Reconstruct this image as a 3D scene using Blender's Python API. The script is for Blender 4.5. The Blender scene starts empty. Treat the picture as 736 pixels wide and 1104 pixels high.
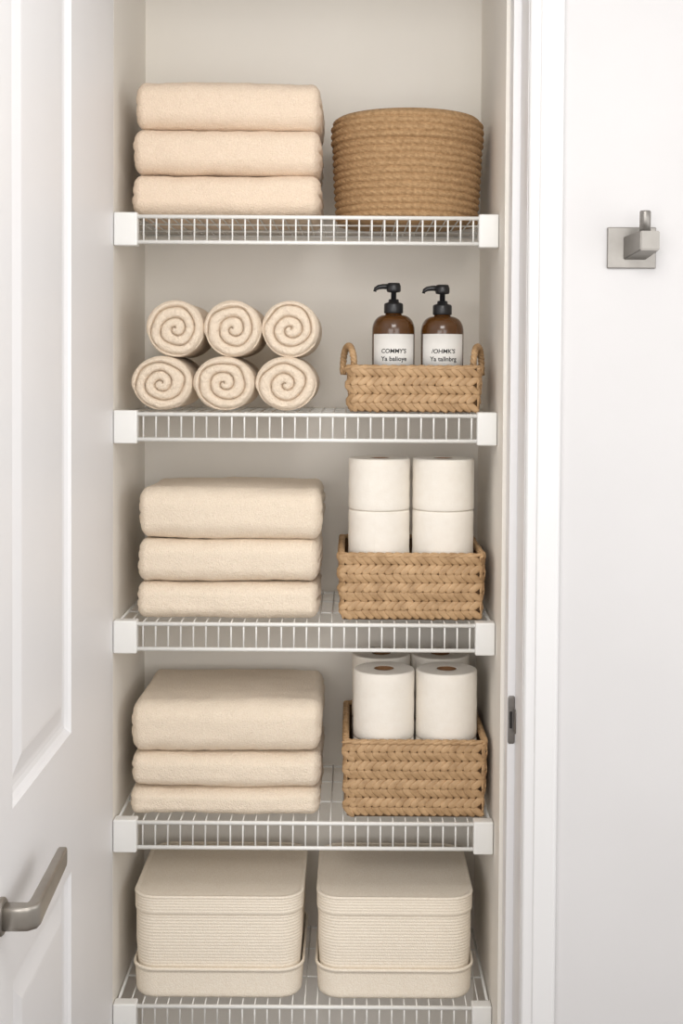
import bpy, bmesh, math, random
from mathutils import Vector, Matrix, noise
random.seed(7)
W,H=736,1104
F=1397.0
EYE=1.65
PITCH=math.radians(1.6); ROLL=math.radians(0.35)
SX=-12/1104; SY=-117/1104
scene=bpy.context.scene
COL=scene.collection
# ---------------- camera
cam=bpy.data.cameras.new("camera"); camo=bpy.data.objects.new("camera",cam); COL.objects.link(camo)
cam.sensor_fit='VERTICAL'; cam.sensor_height=36; cam.lens=36*F/1104
cam.shift_x=SX; cam.shift_y=SY; cam.clip_start=0.02
RM=Matrix.Rotation(math.pi/2-PITCH,4,'X') @ Matrix.Rotation(ROLL,4,'Z')
camo.matrix_world=Matrix.Translation((0,0,EYE)) @ RM
scene.camera=camo
def P(px,py,Y):
    d=Vector((px-368+SX*1104, -(py-552)+SY*1104, -F))
    d=RM.to_3x3() @ d
    t=Y/d.y
    return d.x*t, EYE+d.z*t
# ---------------- materials
def lin(c):
    r=[]
    for v in c:
        v/=255
        r.append(v/12.92 if v<=0.04045 else ((v+0.055)/1.055)**2.4)
    return (*r,1)
def mat(name,c,rough=0.6,c2=None,nscale=30,bumps=(),metal=0,var=None,coat=0,sheen=0,stretch=None,trans=0):
    m=bpy.data.materials.new(name); m.use_nodes=True
    nt=m.node_tree; b=nt.nodes["Principled BSDF"]
    b.inputs["Roughness"].default_value=rough; b.inputs["Metallic"].default_value=metal
    b.inputs["Coat Weight"].default_value=coat; b.inputs["Sheen Weight"].default_value=sheen
    b.inputs["Transmission Weight"].default_value=trans
    tc=nt.nodes.new("ShaderNodeTexCoord")
    src=tc.outputs["Object"]
    if stretch:
        mp=nt.nodes.new("ShaderNodeMapping"); mp.inputs["Scale"].default_value=stretch
        nt.links.new(src,mp.inputs[0]); src=mp.outputs[0]
    n=nt.nodes.new("ShaderNodeTexNoise"); n.inputs["Scale"].default_value=nscale; n.inputs["Detail"].default_value=5
    nt.links.new(src,n.inputs["Vector"])
    r=nt.nodes.new("ShaderNodeValToRGB")
    r.color_ramp.elements[0].position=0.3; r.color_ramp.elements[1].position=0.7
    r.color_ramp.elements[0].color=lin(c2 if c2 else c); r.color_ramp.elements[1].color=lin(c)
    nt.links.new(n.outputs["Fac"],r.inputs[0]); nt.links.new(r.outputs[0],b.inputs["Base Color"])
    prev=None
    for (sc,st,dist) in bumps:
        nn=nt.nodes.new("ShaderNodeTexNoise"); nn.inputs["Scale"].default_value=sc; nn.inputs["Detail"].default_value=3
        nt.links.new(src,nn.inputs["Vector"])
        bp=nt.nodes.new("ShaderNodeBump"); bp.inputs["Strength"].default_value=st; bp.inputs["Distance"].default_value=dist
        nt.links.new(nn.outputs["Fac"],bp.inputs["Height"])
        if prev: nt.links.new(prev,bp.inputs["Normal"])
        prev=bp.outputs[0]
    if prev: nt.links.new(prev,b.inputs["Normal"])
    return m
M_white=mat("white_paint_door",(238,237,238),0.45,(236,235,236),3,[(60,0.05,0.001)])
M_trim=mat("white_paint_trim",(229,228,228),0.45,(227,226,226),3,[(60,0.05,0.001)])
M_wall=mat("room_wall_paint",(214,212,212),0.75,(211,209,209),4,[(350,0.12,0.001)])
M_closet=mat("closet_wall_paint",(241,236,228),0.75,(239,234,225),4,[(350,0.1,0.001)])
M_ceil=mat("ceiling_paint",(240,240,240),0.8)
M_floor=mat("dark_wood_floor",(96,76,60),0.45,(60,44,34),6,[(80,0.1,0.001)],stretch=(8,1,1))
M_wire=mat("white_vinyl_wire",(238,237,233),0.35)
M_plast=mat("white_plastic",(238,237,234),0.35)
M_towelA=mat("beige_terry",(251,231,209),0.95,(238,215,190),420,[(400,0.8,0.0045)],sheen=0.1)
M_towelB=mat("cream_terry",(252,237,217),0.95,(241,223,200),420,[(400,0.8,0.0045)],sheen=0.1)
M_rolls=mat("cream_roll_terry",(252,235,214),0.95,(240,221,197),420,[(400,0.9,0.0045)],sheen=0.1)
M_rope=mat("jute_rope",(190,155,114),0.8,(160,126,87),140,[(350,0.5,0.003)])
M_sea=mat("seagrass",(200,165,124),0.55,(164,130,92),45,[(300,0.3,0.002)])
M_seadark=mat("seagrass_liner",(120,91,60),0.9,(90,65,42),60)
M_paper=mat("tissue_paper",(245,239,229),0.9,(242,235,224),60,[(240,0.25,0.002)])
M_core=mat("cardboard_core",(140,102,68),0.85,(122,86,54),60)
M_amber=mat("amber_glass",(104,66,28),0.2,(86,52,20),10,coat=0.3,trans=0.25)
M_black=mat("black_plastic",(34,34,36),0.35,(28,28,30),10)
M_label=mat("white_paper_label",(232,229,224),0.6)
M_ink=mat("black_ink",(24,22,22),0.6)
M_nickel=mat("brushed_nickel",(168,162,154),0.40,(156,150,142),30,[(300,0.05,0.001)],metal=0.85)
M_hook=mat("satin_nickel",(156,152,147),0.42,(144,140,135),30,[(300,0.05,0.001)],metal=0.8)
M_hole_shade=mat("hole_shade_dark",(40,38,36),0.7)  # dark colour painted in as the shade of the latch hole
M_plate=mat("steel",(150,146,142),0.35,(130,126,122),30,metal=0.85)
M_fab=mat("ribbed_cotton",(249,239,223),0.9,(241,228,209),300,[(380,0.4,0.003)])
# ---------------- mesh helpers
def finish(bm,name,m,smooth=True,parent=None,loc=(0,0,0),rot=(0,0,0),**props):
    bmesh.ops.recalc_face_normals(bm,faces=bm.faces)
    me=bpy.data.meshes.new(name); bm.to_mesh(me); bm.free()
    if smooth: me.polygons.foreach_set("use_smooth",[True]*len(me.polygons))
    me.materials.append(m)
    return mk(name,me,parent,loc,rot,**props)
def mk(name,me,parent=None,loc=(0,0,0),rot=(0,0,0),**props):
    o=bpy.data.objects.new(name,me); COL.objects.link(o)
    if parent: o.parent=parent
    o.location=loc; o.rotation_euler=rot
    for k,v in props.items(): o[k]=v
    return o
def empty(name,loc,rot=(0,0,0),**props):
    o=mk(name,None,None,loc,rot,**props); o.empty_display_size=0.03; return o
def dup(src,loc,rot=None,label=None):
    o=src.copy(); COL.objects.link(o); o.location=loc
    if rot is not None: o.rotation_euler=rot
    if label: o["label"]=label
    for ch in src.children:
        c=ch.copy(); COL.objects.link(c); c.parent=o; c.matrix_parent_inverse=ch.matrix_parent_inverse.copy()
    return o
def rbox(bm,h,r,m=5,mid=6,off=(0,0,0),fn=None):
    h=list(h); r=[min(r[i],h[i]*0.999) for i in range(3)]
    if not isinstance(mid,(list,tuple)): mid=(mid,)*3
    ax=[]
    for i in range(3):
        inn=h[i]-r[i]
        pos=[inn+r[i]*math.tan(k/m*math.pi/4) for k in range(m+1)]
        midl=[-inn+2*inn*k/mid[i] for k in range(1,mid[i])] if inn>1e-4 else ([])
        l=[-p for p in reversed(pos)]+midl+pos
        ax.append(l)
    cache={}
    def vert(q):
        key=tuple(round(c,6) for c in q)
        if key in cache: return cache[key]
        inn=[max(-(h[i]-r[i]),min(h[i]-r[i],q[i])) for i in range(3)]
        d=Vector([(q[i]-inn[i])/r[i] for i in range(3)])
        if d.length>0: d.normalize()
        p=Vector([inn[i]+d[i]*r[i] for i in range(3)])
        if fn: p=fn(p,Vector(d))
        v=bm.verts.new(p+Vector(off)); cache[key]=v; return v
    for a in range(3):
        b,c=(a+1)%3,(a+2)%3
        for s in (-1,1):
            for i in range(len(ax[b])-1):
                for j in range(len(ax[c])-1):
                    vs=[]
                    for (ii,jj) in ((i,j),(i+1,j),(i+1,j+1),(i,j+1)):
                        q=[0,0,0]; q[a]=s*h[a]; q[b]=ax[b][ii]; q[c]=ax[c][jj]
                        v=vert(q)
                        if v not in vs: vs.append(v)
                    if len(vs)>=3:
                        try: bm.faces.new(vs)
                        except ValueError: pass
def box(bm,a,b):
    v=[bm.verts.new((x,y,z)) for x in (a[0],b[0]) for y in (a[1],b[1]) for z in (a[2],b[2])]
    for f in ((0,1,3,2),(4,6,7,5),(0,4,5,1),(2,3,7,6),(0,2,6,4),(1,5,7,3)): bm.faces.new([v[i] for i in f])
def lathe(bm,prof,seg=64,cx=0,cy=0,closed=False):
    rings=[]
    for (r,z) in prof:
        if r<1e-5: rings.append([bm.verts.new((cx,cy,z))]); continue
        ring=[]
        for k in range(seg):
            a=2*math.pi*k/seg
            ring.append(bm.verts.new((cx+r*math.cos(a),cy+r*math.sin(a),z)))
        rings.append(ring)
    n=len(rings)
    for i in range(n if closed else n-1):
        A,B=rings[i],rings[(i+1)%n]
        for k in range(seg):
            k2=(k+1)%seg
            if len(A)==1 and len(B)==1: continue
            if len(A)==1: bm.faces.new((A[0],B[k],B[k2]))
            elif len(B)==1: bm.faces.new((A[k],A[k2],B[0]))
            else: bm.faces.new((A[k],A[k2],B[k2],B[k]))
def tube(bm,pts,r,seg=8,closed=False,sz=1.0,up=Vector((0,0,1))):
    pts=[Vector(p) for p in pts]; n=len(pts); rings=[]
    for i,p in enumerate(pts):
        if closed: t=(pts[(i+1)%n]-pts[i-1])
        else: t=(pts[min(i+1,n-1)]-pts[max(i-1,0)])
        t.normalize()
        u=up if abs(t.dot(up))<0.95 else Vector((0,1,0))
        s=t.cross(u).normalized(); w=s.cross(t).normalized()
        rr=r[i] if isinstance(r,(list,tuple)) else r
        rings.append([bm.verts.new(p+s*rr*math.cos(2*math.pi*k/seg)+w*rr*sz*math.sin(2*math.pi*k/seg)) for k in range(seg)])
    for i in range(n if closed else n-1):
        A,B=rings[i],rings[(i+1)%n]
        for k in range(seg): bm.faces.new((A[k],A[(k+1)%seg],B[(k+1)%seg],B[k]))
    if not closed:
        bm.faces.new(rings[0]); bm.faces.new(rings[-1])
def rrect(hx,hy,rc,n=8,side=10):
    out=[]
    cs=[(hx-rc,-(hy-rc),-math.pi/2),(hx-rc,hy-rc,0),(-(hx-rc),hy-rc,math.pi/2),(-(hx-rc),-(hy-rc),math.pi)]
    for q in range(4):
        cx,cy,a0=cs[q]
        for k in range(n+1):
            a=a0+k/n*math.pi/2
            out.append((cx+rc*math.cos(a),cy+rc*math.sin(a),math.cos(a),math.sin(a)))
        nx,ny,_=cs[(q+1)%4]; a=a0+math.pi/2
        x0,y0=out[-1][0],out[-1][1]; x1,y1=nx+rc*math.cos(a),ny+rc*math.sin(a)
        for k in range(1,side):
            t=k/side; out.append((x0+(x1-x0)*t,y0+(y1-y0)*t,math.cos(a),math.sin(a)))
    return out
def loft(bm,prof,hx,hy,rc,cap0=True,cap1=True):
    base=rrect(hx,hy,rc); rings=[]
    for (o,z) in prof:
        ring=[]
        for (x,y,nx,ny) in base:
            ring.append(bm.verts.new((x+nx*o,y+ny*o,z)))
        rings.append(ring)
    n=len(base)
    for i in range(len(rings)-1):
        for k in range(n): bm.faces.new((rings[i][k],rings[i][(k+1)%n],rings[i+1][(k+1)%n],rings[i+1][k]))
    if cap0: bm.faces.new(rings[0])
    if cap1: bm.faces.new(rings[-1])
# ---------------- key dimensions
XL,XR=-0.468,0.2835
YF=2.54; YB=2.92; YW=2.28
ROOMX0,ROOMX1=-1.7,1.5
def struct(name,a,b,m,label=None):
    bm=bmesh.new(); box(bm,a,b); return finish(bm,name,m,False,kind="structure")
struct("wall_back",(XL-0.1,YB,0),(XR+0.1,YB+0.1,2.7),M_closet)
struct("wall_left",(XL-0.1,2.534,0),(XL,YB,2.7),M_closet)
struct("wall_right",(XR,2.44,0),(XR+0.1,YB,2.7),M_closet)
JX=0.304
bm=bmesh.new()
box(bm,(JX+0.01,YW,0),(ROOMX1,YW+0.12,2.7)); box(bm,(ROOMX0,YW,0),(XL-0.045,YW+0.12,2.7)); box(bm,(XL-0.045,YW,2.5),(JX+0.01,YW+0.12,2.7))
finish(bm,"wall_front",M_wall,False,kind="structure")
struct("floor",(ROOMX0,-1.2,-0.05),(ROOMX1,YB+0.1,0),M_floor)
struct("ceiling",(ROOMX0,1.0,2.7),(ROOMX1,YB+0.1,2.75),M_ceil)
bm=bmesh.new()
box(bm,(JX,YW,0),(JX+0.01,2.385,2.5)); box(bm,(0.2905,2.385,0),(JX+0.01,2.44,2.5))
bmesh.ops.bevel(bm,geom=bm.edges[:],offset=0.0015,segments=2,affect='EDGES')
finish(bm,"trim_1",M_white,False,kind="structure")
def casing(name,x0,x1,z0,z1):
    bm=bmesh.new()
    w=x1-x0
    prof=[(x0,YW),(x0,YW-0.010),(x0+0.003,YW-0.013),(x0+w*0.30,YW-0.0145),(x0+w*0.34,YW-0.018),(x0+w*0.9,YW-0.021),(x1-0.003,YW-0.020),(x1,YW-0.017),(x1,YW)]
    a=[bm.verts.new((x,y,z0)) for x,y in prof]; b=[bm.verts.new((x,y,z1)) for x,y in prof]
    n=len(prof)
    for i in range(n): bm.faces.new((a[i],a[(i+1)%n],b[(i+1)%n],b[i]))
    bm.faces.new(a); bm.faces.new(b)
    return finish(bm,name,M_trim,False,kind="structure")
casing("trim_2",JX+0.001,0.3635,0,2.56)
struct("baseboard_right",(0.364,YW-0.014,0),(ROOMX1,YW,0.11),M_trim)
# ---------------- door, standing open at right angles
DY0,DY1=1.665,2.532
DZ0,DZ1=0.01,2.46
def doormesh():
    bm=bmesh.new(); X=XL
    panels=[(1.78,2.155,1.035,2.33),(1.78,2.155,0.22,0.80)]
    ys=[DY0,1.78,2.155,DY1]; zs=[DZ0,0.22,0.80,1.035,2.33,DZ1]
    for i in range(3):
        for j in range(5):
            if i==1 and j in (1,3): continue
            bm.faces.new([bm.verts.new(p) for p in ((X,ys[i],zs[j]),(X,ys[i+1],zs[j]),(X,ys[i+1],zs[j+1]),(X,ys[i],zs[j+1]))])
    prof=[(0,0),(0.004,-0.005),(0.010,-0.0095),(0.018,-0.011),(0.026,-0.011),(0.030,-0.0105),(0.060,-0.003),(0.066,-0.0025)]
    for (a,b,c,d) in panels:
        prev=None
        for (o,dx) in prof:
            ring=[bm.verts.new(p) for p in ((X+dx,a+o,c+o),(X+dx,b-o,c+o),(X+dx,b-o,d-o),(X+dx,a+o,d-o))]
            if prev:
                for k in range(4): bm.faces.new((prev[k],prev[(k+1)%4],ring[(k+1)%4],ring[k]))
            prev=ring
        bm.faces.new(prev)
    T=XL-0.036
    for q in (((X,DY0,DZ0),(T,DY0,DZ0),(T,DY0,DZ1),(X,DY0,DZ1)),((X,DY1,DZ0),(T,DY1,DZ0),(T,DY1,DZ1),(X,DY1,DZ1)),
              ((T,DY0,DZ0),(T,DY1,DZ0),(T,DY1,DZ1),(T,DY0,DZ1)),((X,DY0,DZ0),(X,DY1,DZ0),(T,DY1,DZ0),(T,DY0,DZ0)),((X,DY0,DZ1),(X,DY1,DZ1),(T,DY1,DZ1),(T,DY0,DZ1))):
        bm.faces.new([bm.verts.new(p) for p in q])
    bmesh.ops.remove_doubles(bm,verts=bm.verts,dist=0.0001)
    return bm
door=finish(doormesh(),"door_1",M_white,False,kind="structure")
hz=P(15,986,1.715)[1]; hy=1.708
handle=mk("door_handle",None,door,(XL,hy,hz),label="brushed nickel lever handle")
bm=bmesh.new(); lathe(bm,[(0,0),(0.024,0),(0.025,0.002),(0.025,0.006),(0.023,0.008),(0,0.008)],48)
finish(bm,"rose",M_nickel,True,handle,(0,0,0),(0,math.pi/2,0))
# lever: flat bar swept along a sharply bent path
bm=bmesh.new()
path=[(0.006,0,0),(0.030,0,0),(0.0385,0.0004,0),(0.0440,0.004,0.0003),(0.0460,0.012,0.0008),(0.0462,0.024,0.0018),(0.0462,0.06,0.005),(0.0462,0.10,0.008),(0.0460,0.14,0.011),(0.0458,0.174,0.0135),(0.0457,0.1790,0.0138),(0.0456,0.1802,0.0139)]
wd=[0.0120,0.0120,0.0115,0.0105,0.0092,0.0085,0.0080,0.0078,0.0076,0.0074,0.0068,0.005]
ht=[0.0165,0.0165,0.0165,0.0165,0.0165,0.0165,0.0160,0.0154,0.0148,0.0142,0.0136,0.0115]
rings=[]
NK=40
for i,p in enumerate(path):
    p=Vector(p); t=Vector(path[min(i+1,len(path)-1)])-Vector(path[max(i-1,0)]); t.z=0; t.normalize()
    s=Vector((t.y,-t.x,0)); ring=[]
    for k in range(NK):
        a=2*math.pi*k/NK; ca,sa=math.cos(a),math.sin(a)
        ca=math.copysign(abs(ca)**0.33,ca); sa=math.copysign(abs(sa)**0.33,sa)
        ring.append(bm.verts.new(p+s*wd[i]*ca+Vector((0,0,ht[i]*sa))))
    rings.append(ring)
for i in range(len(rings)-1):
    for k in range(NK): bm.faces.new((rings[i][k],rings[i][(k+1)%NK],rings[i+1][(k+1)%NK],rings[i+1][k]))
bm.faces.new(rings[0]); bm.faces.new(rings[-1])
finish(bm,"lever",M_nickel,True,handle)
# strike plate on the stop
sy=2.3845; sz_=P(551,776,sy)[1]
sp=empty("strike_plate",(0.2975,sy,sz_),label="steel strike plate with curved lip on white door jamb",category="strike plate")
bm=bmesh.new(); rbox(bm,(0.0064,0.0012,0.045),(0.003,0.001,0.006),4,2)
rbox(bm,(0.0012,0.011,0.022),(0.001,0.004,0.006),4,2,off=(0.0052,-0.010,0)); finish(bm,"plate",M_plate,True,sp)
bm=bmesh.new(); rbox(bm,(0.0026,0.0005,0.016),(0.001,0.0004,0.002),2,2,off=(-0.001,-0.0011,0)); finish(bm,"latch_hole_shade",M_hole_shade,True,sp)  # solid dark block on the plate imitates hole shade; no opening is cut
# ---------------- robe hook
hx0,hz0=P(680,267.5,YW)
hook=empty("robe_hook",(hx0,YW+0.0015,hz0),label="brushed nickel square robe hook mounted on white wall",category="hook")
bm=bmesh.new(); rbox(bm,(0.0425,0.004,0.036),(0.002,0.002,0.002),2,2,off=(0,-0.004,0)); finish(bm,"backplate",M_hook,False,hook)
bm=bmesh.new()
def quadp(cx,cz,y,s): return [bm.verts.new((cx+dx*s,y,cz+dz*s)) for dx,dz in ((-1,-1),(1,-1),(1,1),(-1,1))]
q0=quadp(0.005,-0.001,-0.007,0.0200); q1=quadp(0.018,0.007,-0.070,0.0165)
for k in range(4): bm.faces.new((q0[k],q0[(k+1)%4],q1[(k+1)%4],q1[k]))
bm.faces.new(q0); bm.faces.new(q1)
bmesh.ops.bevel(bm,geom=bm.edges[:],offset=0.0015,segments=2,affect='EDGES')
finish(bm,"arm",M_hook,False,hook)
bm=bmesh.new(); lathe(bm,[(0,0),(0.0095,0),(0.0095,0.036),(0.0085,0.038),(0,0.038)],24)
finish(bm,"peg",M_hook,True,hook,(0.0125,-0.054,0.021))
# ---------------- wire shelves
deckpx=[232,445,671,885,1083]
DECK=[P(330,y,YF)[1] for y in deckpx]
RW=0.002
sh=empty("wire_shelf",(0,0,DECK[0]),label="white wire shelf holding folded towels and a rope basket",category="shelf",group="wire shelves in the closet")
bm=bmesh.new()
n=27; x0,x1=XL+0.058,XR-0.050
LIP=0.054
for k in range(-1,n+1):
    x=x0+(x1-x0)*k/(n-1)
    if x<XL+0.02 or x>XR-0.02: continue
    pts=[(x,YB-0.012,-RW),(x,2.75,-RW),(x,YF+0.004,-RW),(x,YF+0.001,-RW-0.002),(x,YF,-RW-0.005),(x,YF,-LIP)]
    tube(bm,pts,RW*0.80,6)
for (y,z,r) in ((YB-0.014,-0.005,0.003),(2.80,-0.0055,0.002),(2.67,-0.0055,0.002)):
    tube(bm,[(XL+0.004,y,z),(XR-0.004,y,z)],r,8)
for x in (XL+0.006,XR-0.006):
    tube(bm,[(x,YB-0.012,-0.006),(x,YF+0.01,-0.006)],0.003,8)
finish(bm,"wire_deck",M_wire,True,sh)
bm=bmesh.new()
tube(bm,[(XL+0.01,YF-0.001,-0.0045),(XR-0.01,YF-0.001,-0.0045)],0.004,10)
tube(bm,[(XL+0.01,YF-0.001,-LIP),(XR-0.01,YF-0.001,-LIP)],0.004,10)
finish(bm,"front_rail",M_wire,True,sh)
for (a,b) in ((XL+0.001,XL+0.047),(XR-0.040,XR-0.001)):
    bm=bmesh.new(); rbox(bm,((b-a)/2,0.014,0.0325),(0.003,0.003,0.003),3,2,off=((a+b)/2,YF+0.003,-0.0295))
    finish(bm,"end_bracket",M_plast,True,sh)
shl=["white wire shelf holding rolled towels and a bottle basket","white wire shelf holding cream towels and a woven basket","white wire shelf holding folded towels and a tissue basket","white wire shelf holding two lidded fabric boxes"]
for i in range(1,5): dup(sh,(0,0,DECK[i]),label=shl[i-1])
# ---------------- folded towels
def sstep(x): x=max(0,min(1,x)); return x*x*(3-2*x)
def towel(xl,xr,zb,zt,yf,dep,m,seed,name_label,grp,top):
    hx=(xr-xl)/2; hz=(zt-zb)/2; hy=dep/2
    bm=bmesh.new()
    def fn(p,d):
        q=p.copy()
        nx=p.x/hx; ny=p.y/hy; nz=p.z/hz
        side=sstep((abs(nx)-0.88)/0.10)
        back=sstep((ny-0.85)/0.12)
        w=noise.noise(Vector((p.x*8+seed*7,p.y*8,p.z*10)))
        w2=noise.noise(Vector((p.x*32,p.y*32+seed*3,p.z*40)))
        w3=noise.noise(Vector((p.x*190,p.y*190+seed*3,p.z*190)))
        # layered cloth edges at the ends, two seams fading towards the fold
        front=sstep((ny+0.99)/0.35)
        for (zc0,am) in ((0.05,0.008),(0.5,0.0035),(-0.45,0.0035)):
            zc=zc0*hz+0.0025*noise.noise(Vector((p.y*20,seed+zc0,p.x)))
            g=math.exp(-((p.z-zc)/0.0035)**2)
            q.x-=math.copysign(am,p.x)*side*g*front
            q.y-=am*back*g
        q+=d*(0.0032*w+0.0014*w2+0.0008*w3)
        q.y-=0.003*(1-abs(nx)**3)*(1-nz*nz)*(1 if ny<-0.5 else 0)*sstep((-ny-0.5)/0.3)
        if top: q.z+=0.0035*sstep(nz)*(1-nx*nx)
        if not top: q.z=min(q.z,hz)
        q.z=max(q.z,-hz)
        return q
    rbox(bm,(hx,hy,hz),(0.020,0.038,hz*0.70),9,(120,50,10),fn=fn)
    return finish(bm,"folded_towel",m,True,None,((xl+xr)/2,yf+hy,zb+hz),(0,0,0),label=name_label,category="towel",group=grp)
def stack(rows,deck,m,grp,labels,dep,ytop_back):
    z=deck+0.0005
    n=len(rows)
    for i,(xl,xr,yb,yt) in enumerate(rows):
        yf=2.556+0.003*((i*7)%3)
        X0=P(xl,(yb+yt)/2,yf+0.02)[0]; X1=P(xr,(yb+yt)/2,yf+0.02)[0]
        zt=P(245,yt,(ytop_back if i==n-1 else yf+0.03))[1]
        towel(X0,X1,z,zt,yf,dep,m,i*1.7+deck,labels[i],grp,i==n-1)
        z=zt+0.0004
stack([(142,346,232,189.5),(143,346,190,141),(146,347,141,91)],DECK[0],M_towelA,"beige folded towels on the top shelf",
      ["beige folded terry towel resting on the top wire shelf","beige folded terry towel in the middle of a stack","beige folded terry towel on top of a stack of three"],0.30,2.60)
stack([(147,344,667,627),(148,345,628,581),(149,347,581,517)],DECK[2],M_towelB,"cream folded towels on the third shelf",
      ["cream folded towel at the bottom of a neat stack","cream folded towel in the middle of a neat stack","thick cream folded towel topping a neat stack"],0.30,2.80)
stack([(140,345,884,847),(141,346,848,810),(142,347,811,725)],DECK[3],M_towelB,"cream folded towels on the fourth shelf",
      ["cream folded towel lying on the wire shelf under others","cream folded towel between two others beside tissue basket","wide plump cream folded towel on top of low stack"],0.32,2.83)
# ---------------- rolled towels
def rollmesh(seed):
    bm=bmesh.new(); R=0.0605; L=0.26; turns=2.9; pitch=R/turns
    NA,NR=180,90
    def rad(a):
        t=((a-math.radians(200))%(2*math.pi))/(2*math.pi)
        e=max(0,(t-0.955)/0.045)
        return R*(0.955+0.045*t)*(1-0.05*e*e*(3-2*e))*(1+0.020*noise.noise(Vector((math.cos(a)*1.6,math.sin(a)*1.6,seed))))
    def face(ys,sgn):
        rs=[]
        for i in range(1,NR+1):
            f=i/NR
            ring=[]
            for k in range(NA):
                a=2*math.pi*k/NA
                f2=f if f<0.93 else 0.93+0.07*math.sin((f-0.93)/0.07*math.pi/2)
                rho=f2*rad(a)
                cx,cz=rho*math.cos(a),rho*math.sin(a)
                wob=0.28*noise.noise(Vector((cx*26,cz*26,seed)))
                ph=(rho/pitch - a/(2*math.pi)+wob+0.15*math.sin(seed*3))%1.0
                s=abs(math.sin(math.pi*ph))
                d=0.007*(1-s)**1.5+0.008*math.exp(-(s/0.15)**1.2)
                edge=max(0,(f-0.84)/0.16); d2=0.014*edge**2.2
                w=0.0016*noise.noise(Vector((cx*110,cz*110,seed*5)))+0.0010*noise.noise(Vector((cx*300,cz*300,seed*5)))
                ring.append(bm.verts.new((cx,ys+sgn*(-d*(1-edge*0.8)-d2+w-0.002*f),cz)))
            rs.append(ring)
        c=bm.verts.new((0,ys-sgn*0.004,0))
        for k in range(NA): bm.faces.new((c,rs[0][k],rs[0][(k+1)%NA]))
        for i in range(NR-1):
            for k in range(NA): bm.faces.new((rs[i][k],rs[i][(k+1)%NA],rs[i+1][(k+1)%NA],rs[i+1][k]))
        return rs[-1]
    A=face(0,-1); B=face(L,1)
    prev=A
    for j in range(1,9):
        y=L*j/9
        ring=[]
        for k in range(NA):
            a=2*math.pi*k/NA
            r=rad(a)*(1+0.012*noise.noise(Vector((math.cos(a)*2,y*10,seed+math.sin(a)*2))))
            ring.append(bm.verts.new((r*math.cos(a),y,r*math.sin(a))))
        for k in range(NA): bm.faces.new((prev[k],prev[(k+1)%NA],ring[(k+1)%NA],ring[k]))
        prev=ring
    for k in range(NA): bm.faces.new((prev[k],prev[(k+1)%NA],B[(k+1)%NA],B[k]))
    return bm
rc=[(174,0),(241,0),(308,0),(188,1),(250,1),(312.5,1)]
for i,(px,row) in enumerate(rc):
    yf=2.554
    X=P(px,400,yf)[0]
    if row==0: sx_,sz2=1.02,0.905; z=DECK[1]+0.0605*0.905+0.001
    else: sx_,sz2=0.96,0.955; z=DECK[1]+0.1095+0.0605*0.90
    o=finish(rollmesh(i*2.3),"rolled_towel",M_rolls,True,None,(X,yf,z),(0,0,0),
        label="cream rolled terry towel lying on the wire shelf" if row==0 else "cream rolled terry towel resting on rolls below",category="towel",group="rolled towels on the second shelf")
    o.scale=(sx_,1,sz2)
# ---------------- rope basket
def ropebasket():
    bm=bmesh.new(); Hh=0.213; N=15; NA=600; per=12
    rows=N*per
    outer=[]; 
    for j in range(rows+1):
        t=j/rows; z=Hh*t; ring=[]
        Rb=0.1410+0.0085*math.sin(min(1,t*1.2)*math.pi/2)
        rim=sstep((t-0.74)/0.02)
        Rb+=0.0030*rim-0.0065*max(0,(t-0.92)/0.08)**1.8
        for k in range(NA):
            a=2*math.pi*k/NA
            irr=0.12*noise.noise(Vector((math.cos(a)*3,math.sin(a)*3,t*9)))
            u=t*N+a/(2*math.pi)+irr*min(1,t*8)*min(1,(1-t)*8)
            ph=u%1.0
            s=abs(math.sin(math.pi*ph))
            bump=0.0066*s**0.6
            tw=0.0008*math.cos(56*a+2*math.pi*ph*1.6+1.2*noise.noise(Vector((math.cos(a)*6,math.sin(a)*6,t*20))))
            r=Rb+bump+tw*s
            ring.append(bm.verts.new((r*math.cos(a),r*math.sin(a),z)))
        outer.append(ring)
    def plain(r,z): return [bm.verts.new((r*math.cos(2*math.pi*k/NA),r*math.sin(2*math.pi*k/NA),z)) for k in range(NA)]
    seq=outer+[plain(0.1460,Hh+0.0035),plain(0.142,Hh+0.0025),plain(0.139,Hh-0.004)]
    for j in range(1,8): seq.append(plain(0.140-0.008*j/8+(0.002 if j%2 else 0),Hh*(1-j/8)))
    seq.append(plain(0.130,0.010))
    for i in range(len(seq)-1):
        A,B=seq[i],seq[i+1]
        for k in range(NA): bm.faces.new((A[k],A[(k+1)%NA],B[(k+1)%NA],B[k]))
    bm.faces.new(seq[-1]); bm.faces.new(seq[0])
    return bm
bx=P(438.5,200,2.72)[0]
finish(ropebasket(),"rope_basket",M_rope,True,None,(bx,2.722,DECK[0]+0.001),(0,0,math.radians(-70)),label="round coiled jute rope basket standing on top shelf",category="basket")
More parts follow.
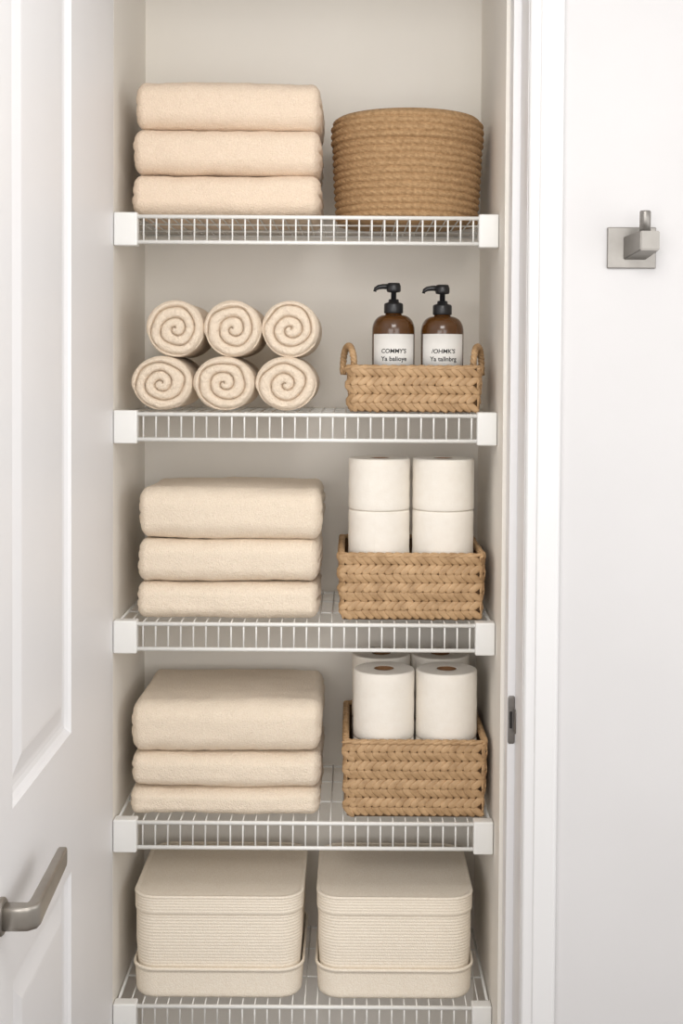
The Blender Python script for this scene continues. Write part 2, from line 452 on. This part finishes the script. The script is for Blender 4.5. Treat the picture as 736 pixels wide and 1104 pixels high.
# ---------------- woven seagrass baskets
def stitch(bm,c,t,nrm,up,ang,L,Wd,T,pw=2.6):
    dirv=(t*math.cos(ang)+up*math.sin(ang)).normalized(); side=nrm.cross(dirv).normalized()
    ns,nr=9,12; rings=[]
    for i in range(1,ns):
        f=-1+2*i/ns
        w=(1-abs(f)**pw)**0.5
        ring=[]
        for k in range(nr):
            a=2*math.pi*k/nr; ca,sa=math.cos(a),math.sin(a)
            sa=math.copysign(abs(sa)**0.7,sa)
            ring.append(bm.verts.new(c+dirv*L*f+side*Wd*w*ca+nrm*(T*w*sa+0.0008*(1-f*f)-0.0028*f)))
        rings.append(ring)
    a=bm.verts.new(c-dirv*L+nrm*0.0028); b=bm.verts.new(c+dirv*L-nrm*0.0028)
    for k in range(nr):
        bm.faces.new((a,rings[0][k],rings[0][(k+1)%nr])); bm.faces.new((b,rings[-1][(k+1)%nr],rings[-1][k]))
    for i in range(len(rings)-1):
        for k in range(nr): bm.faces.new((rings[i][k],rings[i][(k+1)%nr],rings[i+1][(k+1)%nr],rings[i+1][k]))
def perim(hx,hy,rc):
    pts=rrect(hx,hy,rc,12,1); segs=[]; tot=0
    n=len(pts)
    for i in range(n):
        a=pts[i]; b=pts[(i+1)%n]; l=math.hypot(b[0]-a[0],b[1]-a[1]); segs.append((tot,l,a,b)); tot+=l
    def at(s):
        s%=tot
        for (s0,l,a,b) in segs:
            if s<=s0+l+1e-9 and l>1e-9:
                f=(s-s0)/l
                p=Vector((a[0]+(b[0]-a[0])*f,a[1]+(b[1]-a[1])*f,0))
                nn=Vector((a[2]+(b[2]-a[2])*f,a[3]+(b[3]-a[3])*f,0)).normalized()
                return p,nn,Vector((-nn.y,nn.x,0))
        return Vector(pts[0][:2]+(0,)),Vector((1,0,0)),Vector((0,1,0))
    return tot,at
def weave(hx,hy,h,rows,taper=0.006,seed=0):
    rnd=random.Random(seed)
    bm=bmesh.new()
    rcn=0.022
    rowh=(h-0.009)/rows
    pitch=0.0150
    for r in range(rows):
        zc=0.003+rowh*(r+0.5); t=zc/h
        o=-0.0055-taper*(1-t)+0.0015*math.sin(t*math.pi)
        tot,at=perim(hx+o,hy+o,max(0.01,rcn+o))
        n=int(tot/pitch)
        for k in range(n):
            s=k*tot/n
            p,nn,tt=at(s)
            sg=1 if r%2 else -1
            c=p+Vector((0,0,zc+rnd.uniform(-0.0006,0.0006)))+nn*rnd.uniform(-0.0004,0.0004)
            stitch(bm,c,tt,nn,Vector((0,0,1)),sg*math.radians(35+rnd.uniform(-4,4)),0.0168*rnd.uniform(0.97,1.05),rowh*0.40,0.0024)
    return bm
def basket(name,label,loc,hx,hy,h,rows,seed,handles=False):
    e=empty(name,loc,label=label,category="basket")
    finish(weave(hx,hy,h,rows,seed=seed),"woven_body",M_sea,True,e)
    bm=bmesh.new()
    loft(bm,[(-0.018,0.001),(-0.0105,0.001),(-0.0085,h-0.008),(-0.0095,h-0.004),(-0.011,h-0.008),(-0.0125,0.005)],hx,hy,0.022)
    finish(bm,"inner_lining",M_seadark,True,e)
    bm=bmesh.new(); tot,at=perim(hx-0.008,hy-0.008,0.016)
    n=int(tot/0.018)
    for k in range(n):
        p,nn,tt=at(k*tot/n)
        c=p+Vector((0,0,h-0.0048))
        stitch(bm,c+nn*0.0020,tt,nn,Vector((0,0,1)),math.radians(10),0.0180,0.0038,0.0040)
        stitch(bm,c-nn*0.0022,-tt,-nn,Vector((0,0,1)),math.radians(12),0.0170,0.0038,0.0030)
    finish(bm,"rim",M_sea,True,e)
    if handles:
        for sx in (-1,1):
            bm=bmesh.new(); N=60
            for strand in range(3):
                pts=[]
                for i in range(N+1):
                    a=math.pi*i/N
                    y=-0.034*math.cos(a); z=0.058*math.sin(a)**0.75 if 0<i<N else 0
                    ph=2*math.pi*(i/N*6)+strand*2*math.pi/3
                    rr=0.0034
                    pts.append((rr*math.cos(ph), y*(1+rr*math.sin(ph)/0.034), z+rr*math.sin(ph)*math.sin(a)))
                tube(bm,pts,0.0040,8)
            finish(bm,"handle",M_sea,True,e,(sx*(hx-0.006),-hy*0.1,h-0.020),(0,0,sx*math.radians(-20)))
    return e
yfb=2.552
def bask(px0,px1,ytop,deck,dep,rows,label,seed,handles=False):
    pm=(ytop+deck[1])/2
    X0=P(px0,pm,yfb)[0]; X1=P(px1,pm,yfb)[0]; h=P(440,ytop,yfb)[1]-DECK[deck[0]]
    return basket("woven_basket",label,((X0+X1)/2,yfb+dep/2,DECK[deck[0]]+0.001),(X1-X0)/2,dep/2,h,rows,seed,handles),h,(X0+X1)/2
bask(372,522,394,(1,444),0.19,5,"low woven seagrass basket with loop handles holding pump bottles",1,True)
_,_,cx3=bask(363,525,597,(2,669),0.30,7,"woven seagrass basket holding stacked toilet paper rolls",2)
_,_,cx4=bask(368,527,799,(3,878),0.32,8,"deeper woven seagrass basket filled with upright toilet rolls",3)
# ---------------- pump bottles
def bottle(px,py_top,label,lines):
    Y=2.645; X=P(px,350,Y)[0]; z0=DECK[1]+0.0065
    zt=P(px,py_top,Y)[1]
    e=empty("pump_bottle",(X,Y,z0),label=label,category="bottle",group="amber pump bottles in the basket")
    s=(zt-z0)/0.258
    R=0.0435
    bm=bmesh.new()
    prof=[(0,0),(R-0.005,0),(R-0.001,0.002),(R,0.006),(R,0.160)]
    for k in range(1,9):
        a=k/8*math.pi/2; prof.append((0.017+(R-0.017)*math.cos(a)**0.85 if k<8 else 0.017,0.160+0.032*math.sin(a)))
    prof+=[(0.0155,0.196),(0.0155,0.204),(0,0.204)]
    lathe(bm,[(r,z*s) for r,z in prof],64); finish(bm,"glass_body",M_amber,True,e)
    bm=bmesh.new()
    lathe(bm,[(0,0.195*s),(0.0185,0.195*s),(0.0195,0.197*s),(0.0195,0.213*s),(0.018,0.216*s),(0.011,0.218*s),(0.010,0.224*s),(0,0.224*s)],40)
    finish(bm,"pump_collar",M_black,True,e)
    bm=bmesh.new()
    lathe(bm,[(0,0.222*s),(0.0055,0.222*s),(0.0055,0.238*s),(0.013,0.239*s),(0.0145,0.242*s),(0.0145,0.251*s),(0.012,0.2575*s),(0,0.258*s)],32)
    pts=[(-0.004,0,0.250*s),(-0.022,0,0.2505*s),(-0.031,0,0.249*s),(-0.037,0,0.2455*s),(-0.0385,0,0.240*s)]
    tube(bm,pts,[0.006,0.0052,0.0048,0.0042,0.0036],12)
    finish(bm,"pump_head",M_black,True,e)
    bm=bmesh.new(); zt_=P(px,360,Y-R)[1]-z0; zb_=zt_-0.088; Rl=R+0.0005; A0,A1=math.radians(-90-66),math.radians(-90+66)
    prev=None
    for k in range(41):
        a=A0+(A1-A0)*k/40
        pr=[bm.verts.new((r*math.cos(a),r*math.sin(a),z)) for r,z in ((Rl,zb_),(Rl,zt_),(Rl-0.0006,zt_),(Rl-0.0006,zb_))]
        if prev:
            for q in range(4): bm.faces.new((prev[q],pr[q],pr[(q+1)%4],prev[(q+1)%4]))
        prev=pr
    lb=finish(bm,"paper_label",M_label,True,e)
    for (txt,zz,size,wd,sh_) in lines:
        cu=bpy.data.curves.new("t","FONT"); cu.body=txt; cu.size=size; cu.align_x='CENTER'; cu.resolution_u=4; cu.offset=0.00022; cu.shear=sh_
        to=bpy.data.objects.new("t",cu); COL.objects.link(to); bpy.context.view_layer.update()
        dg=bpy.context.evaluated_depsgraph_get()
        me=bpy.data.meshes.new_from_object(to.evaluated_get(dg)); bpy.data.objects.remove(to)
        xs=[v.co.x for v in me.vertices]; w=max(xs)-min(xs); cxm=(max(xs)+min(xs))/2
        for v in me.vertices:
            xx=(v.co.x-cxm)*wd/w; a=-math.pi/2+xx/(Rl); z=v.co.y+zz-z0
            v.co=Vector(((Rl+0.0005)*math.cos(a),(Rl+0.0005)*math.sin(a),z))
        me.name="label_lettering"; me.materials.clear(); me.materials.append(M_ink)
        mk("lettering",me,lb)
Yl=2.60
z1=P(424,380.5,Yl)[1]; z2=P(424,389,Yl)[1]
bottle(424,305,"amber pump bottle with white label reading commy's",[("COMMY'S",z1,0.0118,0.052,0.12),("Ya balioye",z2,0.0128,0.054,0)])
bottle(476.5,307,"amber pump bottle with white label and dark lettering",[("/OHMK'S",z1,0.0118,0.050,0.12),("Ya tallnbrg",z2,0.0128,0.056,0)])
# ---------------- toilet rolls
def troll(R,h):
    e=empty("toilet_roll",(0,0,0),label="white toilet paper roll standing upright in the basket",category="toilet paper")
    bm=bmesh.new(); rcx=0.0205
    prof=[(rcx,0),(R-0.004,0),(R-0.001,0.001),(R,0.004)]
    for k in range(1,8): prof.append((R+0.0004*math.sin(k*2.1),0.004+(h-0.008)*k/8))
    prof+=[(R,h-0.004),(R-0.001,h-0.0012),(R-0.004,h)]
    for k in range(1,14):
        r=R-0.004-(R-0.004-rcx)*k/14; prof.append((r,h-(0.0007 if k%2 else 0)))
    prof+=[(rcx,h),(rcx,h*0.5)]
    lathe(bm,prof,72,closed=True); 
    prev=None
    for k in range(9):
        a=math.radians(-150+k*5); rr=R+0.0012-0.0011*k/8
        pr=[bm.verts.new((rr*math.cos(a),rr*math.sin(a),z)) for z in (0.002,h-0.002)]
        if prev: bm.faces.new((prev[0],pr[0],pr[1],prev[1]))
        prev=pr
    finish(bm,"paper",M_paper,True,e)
    bm=bmesh.new(); lathe(bm,[(rcx-0.0001,0.0005),(rcx-0.0001,h-0.0005),(rcx-0.0018,h-0.0005),(rcx-0.0018,0.0005)],40,closed=True)
    finish(bm,"cardboard_core",M_core,True,e)
    return e
R3=0.0622; y0=yfb+0.022+R3
zt3=P(408,493,y0)[1]; zb3=DECK[2]+0.0072; hh=(zt3-zb3)/3-0.0002
first=None
for X in (cx3-0.0645,cx3+0.0655):
    for l in range(3):
        loc=(X,y0,zb3+l*(hh+0.0002)); rot=(0,0,random.uniform(0,6))
        if first is None: first=troll(R3,hh); first.location=loc; first["group"]="toilet rolls stacked in the basket on the third shelf"; first["label"]="white toilet paper roll stacked in woven basket"
        else: dup(first,loc,rot)
R4=0.0622; y1=yfb+0.022+R4
zt4=P(417,720,y1)[1]; zb4=DECK[3]+0.0072; hh4=(zt4-zb4)/2-0.0002
first=None
for (X,yy) in ((cx4-0.0615,y1),(cx4+0.0665,y1),(cx4-0.0640,y1+0.142),(cx4+0.0630,y1+0.142)):
    for l in range(2):
        loc=(X,yy,zb4+l*(hh4+0.0002)); rot=(0,0,random.uniform(0,6))
        if first is None: first=troll(R4,hh4); first.location=loc; first["group"]="toilet rolls in the basket on the fourth shelf"
        else: dup(first,loc,rot)
# ---------------- fabric storage boxes
def fbox(px0,px1,label):
    yf=2.556; hy=0.150
    X0=P(px0,975,yf)[0]; X1=P(px1,975,yf)[0]; hx=(X1-X0)/2
    zb=DECK[4]; zt=P(235,967,yf)[1]-zb; zl=P(235,987,yf)[1]-zb; ztr=P(235,1044,yf)[1]-zb
    e=empty("storage_box",((X0+X1)/2,yf+hy,zb+0.0008),label=label,category="storage box",group="lidded fabric boxes on the bottom shelf")
    rc_=0.048
    bm=bmesh.new()
    prof=[(-0.014,0),(-0.008,0.001),(-0.004,0.005)]
    for k in range(9): prof.append(((0.0003 if k%2 else -0.0003)-0.0025*(1-k/8), 0.008+(ztr-0.014)*k/8))
    prof+=[(0.0030,ztr-0.006),(0.0032,ztr-0.002),(0.0020,ztr),(-0.0010,ztr),(-0.0020,ztr-0.003),(-0.0085,0.006)]
    loft(bm,prof,hx,hy,rc_); finish(bm,"base_tray",M_fab,True,e)
    bm=bmesh.new(); prof=[(-0.012,0.007)]
    nr=int((zl+0.004-0.007)/0.0062)
    for r in range(nr):
        zz=0.007+(zl+0.004-0.007)*r/nr; st=(zl+0.004-0.007)/nr
        bo=-0.0022-0.0075*(1-min(1,r/nr*1.6))**1.2
        for (f,o) in ((0.06,-0.0011),(0.3,-0.0001),(0.55,0.0),(0.8,-0.0001)): prof.append((o+bo,zz+st*f))
    prof.append((-0.004,zl+0.004))
    loft(bm,prof,hx,hy,rc_); finish(bm,"body",M_fab,True,e)
    bm=bmesh.new()
    prof=[(-0.005,zl+0.004),(-0.002,zl-0.001),(-0.0006,zl),(-0.0002,zl+0.003)]
    nb=5; hb=(zt-0.006-zl-0.003)/nb
    for k in range(nb): prof+= [(0.0004,zl+0.003+hb*(k+0.3)),(0.0004,zl+0.003+hb*(k+0.7)),(-0.0010,zl+0.003+hb*(k+0.98))]
    prof+=[(0.0010,zt-0.0045),(0.0014,zt-0.003),(0.0008,zt-0.001),(-0.0010,zt),(-0.005,zt+0.0002),(-0.0065,zt-0.0012),(-0.009,zt-0.0012),(-0.0125,zt-0.0006),(-0.030,zt-0.0003)]
    loft(bm,prof,hx,hy,rc_); finish(bm,"lid",M_fab,True,e)
fbox(142,326,"cream ribbed fabric box with lid and deep base tray")
fbox(341,511,"cream ribbed fabric box with lid beside its twin")
# ---------------- light
w=bpy.data.worlds.new("world"); scene.world=w; w.use_nodes=True
w.node_tree.nodes["Background"].inputs[0].default_value=(1.0,0.985,0.965,1); w.node_tree.nodes["Background"].inputs[1].default_value=0.50
def area(name,loc,target,size,power,col=(1,1,1)):
    l=bpy.data.lights.new(name,'AREA'); l.shape='SQUARE'; l.size=size; l.energy=power; l.color=col
    o=bpy.data.objects.new(name,l); COL.objects.link(o); o.location=loc
    o.rotation_euler=(Vector(target)-Vector(loc)).to_track_quat('-Z','Y').to_euler(); return o
area("overhead_fill_light",(0.1,0.9,2.62),(0,2.9,1.2),0.7,16,(1,0.98,0.95))  # added overhead fill, no fixture modelled; also drops a shadow below the hook
area("right_fill_light",(1.0,-0.6,1.7),(-0.2,2.7,1.2),1.4,21,(1,0.985,0.97))  # added frontal fill from the right, no window there; lifts closet and door
area("left_fill_light",(-0.8,-0.6,1.6),(0,2.8,1.1),1.4,25,(1,0.985,0.97))  # added frontal fill from the left, no lamp there; lifts closet and jamb
area("side_fill_light",(1.65,1.3,1.6),(-0.47,2.2,1.4),1.2,9,(1,0.99,0.98))  # added side fill, no window there; brightens the open door's face
scene.view_settings.view_transform='Standard'
scene.view_settings.look='None'
